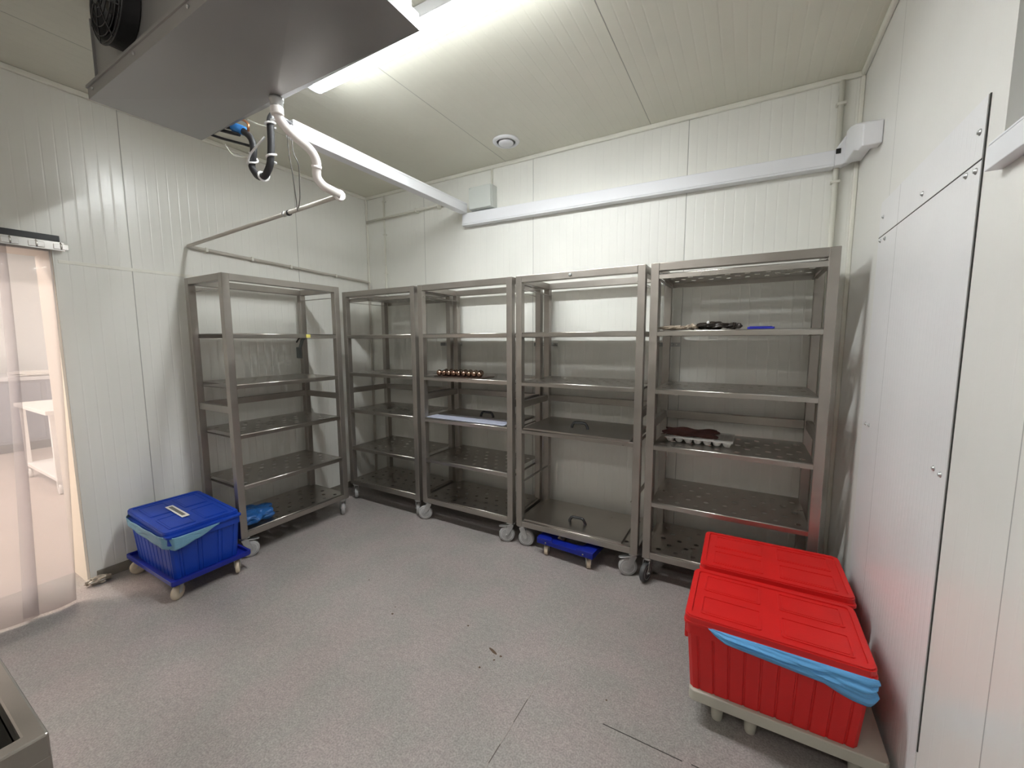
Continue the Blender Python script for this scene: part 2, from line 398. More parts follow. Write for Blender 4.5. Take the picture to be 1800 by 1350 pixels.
# dark joints round the sheets
struct('trim_10', box((XR-.003, XR, 1.519, 1.5215, .3, 2.102), (XR-.0040, XR-.0030, 1.525, 2.465, 1.9478, 1.9512)), mat('black joint', (.05, .048, .045), .7))

# ================================================================== NEXT ROOM seen through the doorway
X2 = -9.8
struct('floor.001', box(X2-T, XL-.25, -3.2, 3.2, -.1, -.0005), 'grey_floor2')
struct('ceiling.001', box(X2-T, XL-WT, -3.2, 3.2, 2.9, 3.0), 'plain')
struct('wall_far', box(X2-T, X2, -3.2, 3.2, 0, 2.9), 'far_wall')
struct('wall_far_right', box(X2, XL-WT, 2.9, 3.02, 0, 2.9), 'far_wall')
struct('wall_far_left', box(X2, XL-WT, -3.2, -3.1, 0, 2.9), 'far_wall')
struct('wall_near', box(XL-WT-.04, XL-WT, DJ, 2.9, 0, 2.9), 'warm_wall')
struct('wall_near.001', box(XL-WT-.04, XL-WT, -3.1, -.75, 0, 2.9), 'warm_wall')
struct('wall_near.002', box(XL-WT-.04, XL-WT, -.75, DJ, DZ, 2.9), 'warm_wall')
def fixture(name, label, x, y, z, L_, lens, rz=0, wd=.125, group=None):
    t = thing(name, label, 'ceiling light', (x, y, z), rz, group)
    h = .058
    obj('housing', box(-L_/2-.02, L_/2+.02, -wd/2, wd/2, -h, 0), 'white_metal', t, bevel=.008)
    bm = bmesh.new(); n = 12; prof = [(wd/2*.90*math.cos(PI+PI*k/n), -h-.030*math.sin(PI*k/n)**.6) for k in range(n+1)]
    rings = [[bm.verts.new((x_, p[0], p[1])) for p in prof] for x_ in (-L_/2+.035, L_/2-.035)]
    for k in range(n):
        f = bm.faces.new((rings[0][k], rings[0][k+1], rings[1][k+1], rings[1][k])); f.smooth = True
    bm.faces.new(rings[0]); bm.faces.new(rings[1][::-1]); bm.faces.new((rings[0][0], rings[1][0], rings[1][n], rings[0][n]))
    obj('diffuser', bm, lens, t)
    for s in (-1, 1):
        bm = bmesh.new(); r2 = [[bm.verts.new((x_, p[0]*1.03, p[1]*1.01)) for p in prof] for x_ in (s*(L_/2-.034), s*(L_/2+.012))]
        for k in range(n): bm.faces.new((r2[0][k], r2[0][k+1], r2[1][k+1], r2[1][k]))
        bm.faces.new(r2[0]); bm.faces.new(r2[1][::-1]); bm.faces.new((r2[0][0], r2[1][0], r2[1][n], r2[0][n]))
        obj('end_cap', bm, 'clear_end', t)
    return t
fixture('tube_light', 'long tube light on the ceiling of the next room near its far wall', -7.6, -.4, 2.895, 1.5, 'lens3', PI/2)
fixture('tube_light', 'long tube light on the ceiling of the next room near the doorway', -5.2, -.6, 2.895, 1.5, 'lens3', PI/2)
# trolley table
def trolley_table():
    t = thing('trolley_table', 'white wheeled table with lower shelf seen through the strip curtain', 'table', (-5.80, 1.12, 0))
    Lx, Ly = -1.15, .62
    obj('table_top', box(Lx, 0, 0, Ly, .80, .84), 'white_pl', t, bevel=.004)
    obj('lower_shelf', box(Lx+.03, -.03, .03, Ly-.03, .13, .165), 'white_pl', t, bevel=.004)
    for x in (Lx+.05, -.05):
        for y in (.05, Ly-.05):
            obj('leg', box(x-.02, x+.02, y-.02, y+.02, .165, .80), 'white_pl', t, bevel=.003)
            bm = bmesh.new(); add_lathe(bm, [(.02, -.012), (.05, -.012), (.05, .012), (.02, .012)], 16, Matrix.Translation((x, y, .05)) @ Matrix.Rotation(PI/2, 4, 'X'))
            add_box(bm, x-.012, x+.012, y-.02, y+.02, .07, .13)
            obj('caster', bm, 'hub', t)
trolley_table()
def cabinet():
    t = thing('work_cabinet', 'slate blue equipment counter with pale top far behind the strip curtain', 'cabinet', (-8.6, .55, 0))
    obj('body', box(-1.0, 0, 0, 1.7, .12, .98), 'slate', t, bevel=.01)
    obj('plinth', box(-.95, -.05, .05, 1.65, 0, .12), 'black_plastic', t)
    obj('counter_top', box(-1.02, .03, -.03, 1.73, .98, 1.03), mat('pale counter', (.55, .58, .62), .35), t, bevel=.005)
    for k in range(3): obj('door', box(.0, .015, .05+k*.55, .55+k*.55, .16, .94), 'slate', t, bevel=.004)
cabinet()
def monitor():
    t = thing('monitor', 'small dark framed screen standing on the far counter behind the curtain', 'monitor', (-8.9, .98, 1.03))
    obj('stand', box((-.02, .02, -.02, .02, 0, .30), (-.09, .09, -.12, .12, 0, .015)), 'black_plastic', t)
    obj('frame', box(.021, .06, -.28, .28, .18, .56), 'slate', t, bevel=.006)
    obj('screen', box(.060, .063, -.25, .25, .21, .53), mat('pale screen', (.6, .63, .66), .2), t)
monitor()
def papers():
    bm = bmesh.new()
    for k in range(5):
        a = random.uniform(-.2, .2); m_ = Matrix.Translation((random.uniform(-.03, .03), random.uniform(-.05, .05), k*.012)) @ Matrix.Rotation(a, 4, 'Z')
        b2 = box(-.22, .22, -.30, .30, 0, .010); bmesh.ops.transform(b2, matrix=m_, verts=b2.verts)
        me = bpy.data.meshes.new('tmp'); b2.to_mesh(me); b2.free(); bm.from_mesh(me); bpy.data.meshes.remove(me)
    o = obj('paper_stack', bm, 'paper'); o.location = (-8.85, 1.75, 1.031); tag(o, 'loose stack of white sheets on the far counter behind the curtain', 'papers')
papers()

# ---- strip curtain
cur = thing('strip_curtain', 'hazy clear plastic strip curtain hanging in the left doorway', 'curtain', (XL+.035, DJ, 0))
obj('rail', box(-.022, -.004, -1.5, .03, 2.072, 2.108), 'black_plastic', cur, bevel=.002, label='black rail')
bm = box(.000, .006, -1.5, .046, 2.022, 2.072)
obj('clamp_bar', bm, 'steel_edge', cur, bevel=.002, label='shiny steel clamp bar')
for k in range(16):
    y = .030-k*.095
    bm = bmesh.new(); add_tube(bm, fillet([(-.012, y, 2.069), (.012, y, 2.065), (.016, y, 2.042), (.008, y, 2.03)], .01, 3), .004, 8)
    add_box(bm, .006, .012, y-.030, y+.030, 2.030, 2.060)
    obj('hook_plate', bm, 'steel_edge', cur, bevel=.002)
for k in range(7):
    y1 = -.01-k*.165; bm = bmesh.new(); n, m_ = 10, 14; xo = -.012+(k % 2)*.008
    g = []
    for j in range(m_+1):
        z = 2.03-(2.03-.012)*j/m_
        dr = (j/m_)**1.5
        g.append([bm.verts.new((xo+.010*math.cos((i/n-.5)*PI)+.165*dr+.012*dr*math.sin(4*i/n+k), y1-.20*i/n+(.02*math.sin(k*2.1)-.10)*dr, z)) for i in range(n+1)])
    for j in range(m_):
        for i in range(n):
            f = bm.faces.new((g[j][i], g[j+1][i], g[j+1][i+1], g[j][i+1])); f.smooth = True
    o = obj('strip', bm, 'curtain', cur, recalc=False)
    so = o.modifiers.new('solid', 'SOLIDIFY'); so.thickness = .002
# door stop lump of crushed film at the foot of the jamb
bm = bmesh.new(); bmesh.ops.create_icosphere(bm, subdivisions=3, radius=1)
for v in bm.verts:
    d = 1+.28*math.sin(7*v.co.x+3)*math.sin(6*v.co.y)+.12*math.sin(15*v.co.z+v.co.x*9); v.co = Vector((v.co.x*.030*d, v.co.y*.055*d, max(v.co.z, -.9)*.022*d))
    
zmin = min(v.co.z for v in bm.verts)
for v in bm.verts: v.co.z -= zmin
o = obj('crumpled_tape', bm, mat('dirty clear tape', (.30, .26, .21), .3, noise=.3, nscale=40)); o.location = (XL+.055, DJ+.02, .001)
tag(o, 'small crumpled piece of dirty tape on floor at the door jamb', 'tape')

# ================================================================== RACKS
RW, RD, RH, PS = .87, .50, 1.94, .046
def make_shelf_bm(w0, w1, d0, d1, z, lip=.030, th=.0015, holes=True, deck=False):
    bm = bmesh.new(); hs = []
    if holes:
        for r in range(5):
            y = .067+.0845*r; n = 8 if r % 2 == 0 else 7; x0 = .085 if r % 2 == 0 else .135
            for k in range(n):
                hs.append(circ(x0+.1*k, y, .0150))
    add_plate_holes(bm, [(w0, d0), (w1, d0), (w1, d1), (w0, d1)], hs, z-th, z)
    if not deck:
        # rolled front and back lip, folded side flanges
        add_tube(bm, [(w0, d0+.002, z-.006), (w1, d0+.002, z-.006)], .0065, 8)
        add_box(bm, w0, w1, d0-.004, d0-.002, z-lip, z-.006); add_box(bm, w0, w1, d1, d1+.002, z-lip, z)
        add_box(bm, w0, w1, d0-.002, d0+.008, z-lip, z-lip+.0015)
    else:
        add_tube(bm, [(w0, d0+.003, z-.002), (w1, d0+.003, z-.002)], .005, 8)
    return bm
CAST_MESH = {}
def make_caster(parent, x, y, ang, dark=False, brake=False, r=.0595, top=.152):
    """swivel caster; ang = heading of the trailing wheel"""
    key = (dark,)
    m_ = Matrix.Translation((x, y, 0)) @ Matrix.Rotation(ang, 4, 'Z')
    bm = bmesh.new(); off = .030
    add_box(bm, -.032, .032, -.028, .028, top-.004, top)
    add_lathe(bm, [(.024, 0), (.026, .004), (.022, .012), (.018, .014)], 16, Matrix.Translation((0, 0, top-.018)))
    for s in (-1, 1):
        vs = [(-.022, top-.018), (.022, top-.018), (off+.016, r+.004), (off+.008, r-.010), (off-.010, r-.008), (-.012, top-.045)]
        a = [bm.verts.new((px, s*.018, pz)) for px, pz in vs]; b = [bm.verts.new((px, s*.0215, pz)) for px, pz in vs]
        bm.faces.new(a); bm.faces.new(b[::-1])
        for k in range(6): bm.faces.new((a[k], a[(k+1) % 6], b[(k+1) % 6], b[k]))
    add_box(bm, -.022, .022, -.0215, .0215, top-.021, top-.017)
    add_lathe(bm, [(.006, -.027), (.006, .027)], 10, Matrix.Translation((off, 0, r)) @ Matrix.Rotation(PI/2, 4, 'X'))
    c = obj('caster', bm, 'zinc', parent, mtx=m_, bevel=.0015)
    wm = m_ @ Matrix.Translation((off, 0, r)) @ Matrix.Rotation(PI/2, 4, 'X')
    bm = bmesh.new(); add_lathe(bm, [(.040, -.014), (.053, -.015), (.058, -.011), (.059, 0), (.058, .011), (.053, .015), (.040, .014)], 28, wm)
    obj('wheel', bm, 'dark_rubber' if dark else 'grey_rubber', c)
    bm = bmesh.new(); add_lathe(bm, [(.010, -.0175), (.013, -.012), (.034, -.009), (.042, -.0155), (.042, .0155), (.034, .009), (.013, .012), (.010, .0175)], 24, wm)
    obj('hub', bm, 'hub', c)
    if brake:
        bm = bmesh.new(); a = Matrix.Rotation(math.radians(-8), 4, 'Y')
        poly = [(.0, -.024), (.055, -.020), (.085, -.013), (.092, 0), (.085, .013), (.055, .020), (0, .024)]
        add_prism(bm, poly, -.004, .004)
        bmesh.ops.transform(bm, matrix=m_ @ Matrix.Translation((.0, 0, top-.018)) @ Matrix.Rotation(math.radians(10), 4, 'Y'), verts=bm.verts)
        obj('brake_pedal', bm, 'zinc', c, bevel=.002)
    return c
def make_rack(label, loc, rz, shelves, casters, mid=(1.02, 1.068), runners=(.52, .875, 1.215, 1.555, 1.88)):
    t = thing('shelving_trolley', label, 'shelf rack', loc, rz, 'wheeled stainless racks')
    ZB = .153
    for x in (0, RW-PS):
        for y in (0, RD-PS):
            obj('post', box(x, x+PS, y, y+PS, ZB, RH), 'steel', t, bevel=.003)
    e = .0006
    def rail(name, *b): obj(name, box(*b), 'steel', t, bevel=.003)
    for y in (0, RD-PS):
        rail('top_rail', PS-e, RW-PS+e, y+e, y+PS-e, RH-PS, RH-e)
        rail('bottom_rail', PS-e, RW-PS+e, y+e, y+PS-e, ZB+e, ZB+.040)
    for x in (0, RW-PS):
        rail('top_rail', x+e, x+PS-e, PS-e, RD-PS+e, RH-PS, RH-e)
        rail('bottom_rail', x+e, x+PS-e, PS-e, RD-PS+e, ZB+e, ZB+.040)
        rail('middle_rail', x+.008, x+PS-.008, PS-e, RD-PS+e, mid[0], mid[1])
    rail('middle_rail', PS-e, RW-PS+e, RD-PS+.008, RD-.008, mid[0], mid[1])
    for z in runners:
        for s in (0, 1):
            x0, x1 = (PS-.012, PS+.010) if s == 0 else (RW-PS-.010, RW-PS+.012)
            obj('shelf_runner', box(x0, x1, PS*.3, RD-PS*.3, z-.0335, z-.0305), 'steel', t)
    for z in shelves:
        dy = 0
        if isinstance(z, tuple): z, dy = z
        obj('shelf', make_shelf_bm(PS-.006, RW-PS+.006, .006+dy, RD+.008, z), 'steel_shelf', t, recalc=False, label='perforated steel shelf')
    obj('bottom_deck', make_shelf_bm(PS*.5, RW-PS*.5, .012, RD-.014, ZB+.0445, deck=True), 'steel_shelf', t, recalc=False, label='perforated bottom deck')
    for (x, y, a, d, b) in casters: make_caster(t, x, y, a, d, b)
    return t
HD = PI/180
cx0, cx1, cy0, cy1 = .035, RW-.035, .035, RD-.035
racks = {}
# left wall rack (front faces +x)
racks[1] = make_rack('stainless wheeled rack standing along the left wall with blue bag on its bottom deck', (-2.93, 1.385, 0), PI/2, (.52, .875, 1.215, 1.555),
    [(cx0, cy0, -20*HD, False, True), (cx1, cy0, 60*HD, False, False), (cx0, cy1, 90*HD, False, False), (cx1, cy1, 60*HD, False, False)])
racks[2] = make_rack('empty stainless wheeled rack in the back left corner', (-3.212, 2.5, 0), 0, (.52, .875, 1.215, 1.555, (1.88, .04)),
    [(cx0, cy0, 140*HD, False, False), (cx1-.015, cy0, 130*HD, False, False), (cx0, cy1, 60*HD, False, False), (cx1, cy1, 60*HD, False, False)])
racks[3] = make_rack('stainless wheeled rack holding bronze balls, right of the corner rack', (-2.306, 2.5, 0), 0, (.535, .875, 1.215, 1.555),
    [(cx0, cy0, -150*HD, False, False), (cx1, cy0, 205*HD, False, True), (cx0, cy1, 60*HD, False, False), (cx1, cy1, 60*HD, False, False)])
racks[4] = make_rack('stainless wheeled rack with two handled trays and an open lower bay', (-1.406, 2.5, 0), 0, (.875, 1.215, 1.555),
    [(cx0, cy0, 10*HD, False, False), (cx1, cy0, 205*HD, False, True), (cx0, cy1, 60*HD, False, False), (cx1, cy1, 60*HD, False, False)])
racks[5] = make_rack('stainless wheeled rack behind the red crates at the right wall', (-.507, 2.5, 0), 0, (.52, .875, 1.215, 1.555, 1.88),
    [(cx0-.004, cy0, -105*HD, True, False), (cx1, cy0, 200*HD, False, False), (cx0, cy1, 60*HD, False, False), (cx1, cy1, 60*HD, False, False)], mid=(.965, 1.018))
# small stuck-on parts
obj('price_sticker', box(.555, .590, -.0065, -.0045, 1.528, 1.552), 'yellow', racks[1], label='yellow sticker on shelf lip')
bm = bmesh.new(); add_lathe(bm, [(.011, 0), (.011, .004), (.005, .007)], 14, Matrix.Translation((.40, 0, RH-.023)) @ Matrix.Rotation(PI/2, 4, 'X'))
obj('bolt', bm, 'zinc', racks[4])
# clamp hanging on the rear post of the left rack
def hook_clamp():
    t = thing('hanging_clamp', 'small grey clamp hung on the rear post of the left rack', 'clamp', (-3.35, 2.175, 1.43))
    bm = bmesh.new(); add_tube(bm, fillet([(0, .04, .10), (.02, 0, .09), (.015, -.02, .03), (0, -.03, -.03)], .02), .013, 10)
    add_box(bm, -.012, .022, -.045, -.012, -.075, .02)
    obj('body', bm, mat('grey metal casting', (.16, .18, .18), .4, .5), t, bevel=.004)
    obj('strap', tube(fillet([(-.005, .045, .11), (.018, .01, .125), (.018, -.03, .10), (0, -.045, .06)], .02), .006, 8), 'black_plastic', t)
hook_clamp()
# wall brackets between racks
for (xa, xb, lb) in ((-2.502, -2.297, 'perforated steel wall bracket behind the rack with bronze balls'), (-1.520, -1.335, 'perforated steel wall bracket between the two middle racks'), (-.578, -.410, 'perforated steel wall bracket behind left post of the right rack')):
    bm = bmesh.new()
    z = 1.468
    hs = [[(xa+.02+k*.03+u, v) for u, v in ((0, -.004), (.016, -.004), (.016, .004), (0, .004))][::-1] for k in range(5)]
    add_plate_holes(bm, [(xa, -.014), (xb, -.014), (xb, .014), (xa, .014)], hs, 0, .003)
    bmesh.ops.transform(bm, matrix=Matrix.Translation((0, YB-.001, z)) @ Matrix.Rotation(PI/2, 4, 'X'), verts=bm.verts)
    add_box(bm, xa, xa+.003, YB-.064, YB-.004, z-.014, z+.014)
    for xs in (xb-.012, xb-.045): add_lathe(bm, [(.006, 0), (.006, .003), (.003, .005)], 8, Matrix.Translation((xs, YB-.004, z)) @ Matrix.Rotation(PI/2, 4, 'X'))
    o = obj('wall_bracket', bm, 'zinc'); tag(o, lb, 'bracket', 'wall brackets')

# ---- bronze balls on the rack three shelf
bx, by, bz = -2.135, 2.535, 1.2165
tr = obj('mould_tray', box(bx-.03, bx+.43, by-.02, by+.16, 0, .006), 'brown_tray', bevel=.002); tr.location.z = bz
tag(tr, 'thin dark brown tray under the bronze balls', 'tray')
bm = bmesh.new(); bmesh.ops.create_uvsphere(bm, u_segments=18, v_segments=12, radius=.0240)
for f in bm.faces: f.smooth = True
ball0 = obj('foil_ball', bm, 'bronze'); k = 0
for r in range(3):
    for c in range(9 if r == 0 else 8):
        b = ball0 if k == 0 else ball0.copy()
        if k: C.objects.link(b)
        b.location = (bx+.0485*c+(.024 if r % 2 else 0), by+.012+.044*r, bz+.0065+.0240+(.0 if r < 2 else .002)); b.rotation_euler = (random.random()*6, random.random()*6, 0)
        lab = 'shiny bronze ball in the packed rows on the middle rack shelf'
        if r == 0 and c == 8: lab = 'shiny bronze ball at the right end of the front row'
        if r == 0 and c == 0: lab = 'shiny bronze ball at the left end of the front row'
        tag(b, lab, 'ball', 'bronze balls on the shelf'); k += 1
# board and lid on the shelf below
o = obj('plastic_board', box(0, .735, 0, .125, 0, .006), 'board', bevel=.002); o.location = (-2.255, 2.515, .8775); o.rotation_euler = (0, 0, .006)
tag(o, 'pale blue white board lying along the shelf front under the bronze balls', 'board')
def lid(label, loc, w, d, hx, hy, rz=0, tilt=0, z0=0):  # flat steel lid with turned-down edges and an arched handle
    t = thing('steel_tray', label, 'tray', loc, rz, 'handled steel trays'); t.rotation_euler = (tilt, 0, rz)
    bm = bmesh.new()
    add_prism(bm, rrect(0, w, 0, d, .015), .010, .0125); add_prism(bm, rrect(0, w, 0, .003, .001, 1), 0, .0105)
    add_box(bm, 0, .003, 0, d, 0, .0105); add_box(bm, w-.003, w, 0, d, 0, .0105); add_box(bm, 0, w, d-.003, d, 0, .0105)
    obj('plate', bm, 'steel_shelf', t)
    pts = fillet([(hx-.058, hy, .0125), (hx-.058, hy, .022), (hx-.042, hy, .052), (hx+.042, hy, .052), (hx+.058, hy, .022), (hx+.058, hy, .0125)], .014)
    obj('handle', tube(pts, .0095, 10), 'black_plastic', t, label='black arched handle')
    return t
lid('flat steel tray with black handle behind the pale board', (-2.25, 2.66, .8775), .76, .29, .46, .05)
lid('slightly warped steel tray with black handle at mid height', (-1.345, 2.495, .8775), .745, .46, .36, .16, rz=-.012, tilt=.012)
lid('steel tray with black handle on bottom deck of the open rack', (-1.35, 2.515, .1995), .71, .44, .365, .12)

# ---- top items on right rack
def crumple(name, label, cat, loc, size, m, seed, group=None, rz=0, amp=.35, sub=4):
    rnd = random.Random(seed); bm = bmesh.new(); bmesh.ops.create_icosphere(bm, subdivisions=sub, radius=1)
    ph = [rnd.uniform(0, 6) for _ in range(9)]; fr = [rnd.uniform(3, 9) for _ in range(9)]
    for v in bm.verts:
        c = v.co.copy(); d = 1
        for k in range(3): d += amp/3*math.sin(fr[k]*c.x+ph[k])*math.sin(fr[k+3]*c.y+ph[k+3])+amp/4*abs(math.sin(fr[k+6]*(c.x+c.y*.7-c.z)+ph[k+6]))
        v.co = Vector((c.x*size[0]*d, c.y*size[1]*d, c.z*size[2]*d))
    zmn = min(v.co.z for v in bm.verts)
    for v in bm.verts: v.co.z -= zmn
    o = obj(name, bm, m); o.location = loc; o.rotation_euler = (0, 0, rz)
    for p in o.data.polygons: p.use_smooth = False
    return tag(o, label, cat, group)
SZ = 1.5568
crumple('crumpled_film', 'flat beige crumpled film at the left end of the upper shelf', 'packaging', (-.395, 2.59, SZ), (.060, .05, .011), 'beige', 3, amp=.5)
crumple('crumpled_film', 'beige film piece lying beside the dark brown film on the upper shelf', 'packaging', (-.285, 2.60, SZ), (.030, .045, .012), 'beige', 5, amp=.5)
crumple('crumpled_film', 'dark brown crumpled film in the heap on the upper shelf', 'packaging', (-.18, 2.60, SZ), (.062, .05, .016), 'brown', 8, amp=.6)
crumple('crumpled_film', 'small dark brown film scrap right of the heap on the upper shelf', 'packaging', (-.075, 2.60, SZ), (.032, .03, .013), 'brown', 11, amp=.6)
bm = bmesh.new(); bmesh.ops.create_uvsphere(bm, u_segments=12, v_segments=8, radius=.008)
for f in bm.faces: f.smooth = True
o = obj('white_bead', bm, 'white_pl'); o.location = (-.20, 2.56, SZ+.040); tag(o, 'tiny white ball on top of the dark brown film', 'bead')
bm = bmesh.new(); add_prism(bm, rrect(-.062, .062, -.045, .045, .01), 0, .011); add_prism(bm, rrect(-.052, .052, -.035, .035, .01), .011, .014)
o = obj('blue_case', bm, mat('blue plastic case', (.02, .025, .35), .35), bevel=.001); o.location = (.055, 2.58, SZ); tag(o, 'flat blue case on the upper shelf of the right rack', 'case')
# ---- domed tray with brown mat
def dome_tray():
    t = thing('dome_tray', 'clear tray of round cups under a brown sheet on right rack', 'tray', (-.42, 2.615, .8768), -.02)
    bm = bmesh.new(); R_ = .022; nx, ny = 7, 5; px, py = .052, .052
    for i in range(nx):
        for j in range(ny):
            cx_, cy_ = .03+px*i, .03+py*j
            add_lathe(bm, [(.006, 0), (.014, .003), (.020, .010), (.0235, .022), (.0245, .030)], 14, Matrix.Translation((cx_, cy_, 0)))
    add_prism(bm, rrect(0, px*nx+.01, 0, py*ny+.01, .012), .030, .033)
    obj('cups', bm, 'clear_tray', t)
    bm = bmesh.new(); n = 14; g = []
    for i in range(n+1):
        g.append([bm.verts.new((-.03+.31*i/n+.012*math.sin(j*.8), .045+.24*j/n+.02*i/n, .040+.006*math.sin(i*.9)*math.cos(j*.7)-.004*(i == 0))) for j in range(n+1)])
    for i in range(n):
        for j in range(n): bm.faces.new((g[i][j], g[i+1][j], g[i+1][j+1], g[i][j+1]))
    o = obj('cover_sheet', bm, 'brown_mat', t, label='dark brown sheet'); s_ = o.modifiers.new('solid', 'SOLIDIFY'); s_.thickness = .004
dome_tray()

# ---- blue bag on the left rack deck
crumple('plastic_bag', 'crumpled blue plastic bag on bottom deck of the left rack', 'bag', (-3.05, 1.53, .2005), (.09, .10, .040), 'bag_deep', 21, rz=.4, amp=.5, sub=4)

# ================================================================== CRATES
def crate_body(L_, W_, H_, taper, ribs_long, ribs_short, gw=.004, gd=.004):
    """ribbed tapering wall outline; grooves at the given fractions"""
    def outline(l, w_):
        def side(a, b, n, fr):          # from a to b, inward normal n
            pts = []; d = Vector(b)-Vector(a); ln = d.length; u = d/ln; n = Vector(n)
            pts.append(Vector(a)+u*.012)
            for f in fr:
                p = Vector(a)+u*ln*f
                pts += [p-u*gw, p-u*gw*.6+n*gd, p+u*gw*.6+n*gd, p+u*gw]
            pts.append(Vector(b)-u*.012)
            return pts
        x, y = l/2, w_/2
        o_ = side((-x, -y), (x, -y), (0, 1), ribs_long)+side((x, -y), (x, y), (-1, 0), ribs_short)
        o_ += side((x, y), (-x, y), (0, -1), ribs_long)+side((-x, y), (-x, -y), (1, 0), ribs_short)
        return [(p[0], p[1]) for p in o_]
    bm = bmesh.new()
    add_prism(bm, outline(L_-2*taper, W_-2*taper), 0, H_-.055, top=outline(L_-.012, W_-.012))
    add_prism(bm, rrect(-L_/2, L_/2, -W_/2, W_/2, .02), H_-.055, H_-.004)
    add_prism(bm, rrect(-L_/2-.008, L_/2+.008, -W_/2-.008, W_/2+.008, .022), H_-.012, H_)
    return bm
def crate_lid(L_, W_):
    bm = bmesh.new(); l, w_ = L_/2, W_/2
    add_prism(bm, rrect(-l, l, -w_, w_, .03), -.020, 0)
    # raised border
    outer, inner = rrect(-l+.004, l-.004, -w_+.004, w_-.004, .027), rrect(-l+.022, l-.022, -w_+.022, w_-.022, .014)
    add_plate_holes(bm, outer, [inner[::-1]], 0, .0055)
    # four raised fields with a thin outline
    for sx in (-1, 1):
        for sy_ in (-1, 1):
            x0, x1 = sorted((sx*.030, sx*(l-.050))); y0, y1 = sorted((sy_*.022, sy_*(w_-.042)))
            o_ = rrect(x0, x1, y0, y1, .010); i_ = rrect(x0+.006, x1-.006, y0+.006, y1-.006, .006)
            add_plate_holes(bm, o_, [i_[::-1]], 0, .0032)
            add_prism(bm, rrect(x0+.013, x1-.013, y0+.013, y1-.013, .008), 0, .0020)
    return bm
def crate(label, m, loc, rz, L_, W_, H_, ribsL, ribsS, lid_tf, group=None, handles=True):
    t = thing('lidded_crate', label, 'crate', loc, rz, group)
    obj('body', crate_body(L_, W_, H_, .022, ribsL, ribsS), m, t, bevel=.0012)
    for s in ((-1, 1) if handles else ()):
        bm = bmesh.new(); x = s*(L_/2-.004)
        add_box(bm, min(x, x+s*.014), max(x, x+s*.014), -W_*.32, W_*.32, H_-.12, H_-.05)
        obj('hand_grip', bm, m, t, bevel=.004)
    o = obj('lid', crate_lid(L_+.012, W_-.002 if group else W_+.012), m, t, bevel=.0018); o.matrix_local = lid_tf
    return t
RL = [(.02+.96*(k+.5)/10) for k in range(10)]
RS = [.12, .26, .42, .58, .74, .88]
# pale dolly
def pale_dolly():
    t = thing('pallet_dolly', 'pale grey plastic pallet with short legs under the red crates', 'dolly', (.165, 2.02, 0))
    L_, W_ = .60, .81; bm = bmesh.new()
    add_prism(bm, rrect(-L_/2, L_/2, -W_/2, W_/2, .02), .098, .142)
    obj('deck', bm, 'pale', t, bevel=.004)
    for x in (-.20, -.085, .23):
        for y in (-.33, 0, .33):
            bm = bmesh.new(); add_lathe(bm, [(.018, .0), (.019, .003), (.027, .098)], 14, Matrix.Translation((x, y, 0)))
            obj('leg', bm, 'pale', t)
pale_dolly()
ZD = .1425
crate('red lidded crate at the front with light blue bag hanging out under its lid', 'red', (.126, 1.795, ZD), 0, .560, .375, .288, RL, RS, Matrix.Translation((0, -.008, .308)) , 'red lidded crates')
crate('red lidded crate behind, against the right rack, with no bag', 'red', (.142, 2.215, ZD), .012, .565, .380, .288, RL, RS, Matrix.Translation((0, .0, .308)), 'red lidded crates')
# light blue bag under the front lid
def red_bag():
    bm = bmesh.new(); n, m_ = 60, 22; g = []
    x0, x1 = -.075, .412
    for i in range(n+1):
        u = i/n; x = x0+(x1-x0)*u
        if u < .12: drop = .045*(u/.12)**.6
        else: drop = .045+.035*((u-.12)/.88)
        if u > .72: drop += .022*math.sin(min((u-.72)/.20, 1)*PI/2)
        if u > .95: drop *= 1-.35*((u-.95)/.05)**2
        zt = ZD+.286
        row = []
        for j in range(m_+1):
            v = j/m_
            z = zt-drop*v
            bulge = .014*math.sin(PI*min(v*1.05, 1))**.6*min(1, u*8)*min(1, (1-u)*12+.25)
            fold = .0045*math.sin(v*17+u*6+1.5*math.sin(u*9))+.003*math.sin(v*30-u*11)
            y = 1.6055-.004-bulge-fold*min(1, u*6)*math.sin(PI*v)
            row.append(bm.verts.new((x+.004*math.sin(v*9), y, z)))
        # return under to the crate wall
        row.append(bm.verts.new((x, 1.606, zt-drop*.93)))
        g.append(row)
    for i in range(n):
        for j in range(m_+1):
            f = bm.faces.new((g[i][j], g[i+1][j], g[i+1][j+1], g[i][j+1])); f.smooth = True
    o = obj('plastic_bag', bm, 'bag_blue', recalc=False); s_ = o.modifiers.new('solid', 'SOLIDIFY'); s_.thickness = .0012
    tag(o, 'light blue plastic bag squeezed out under the front red lid', 'bag')
red_bag()

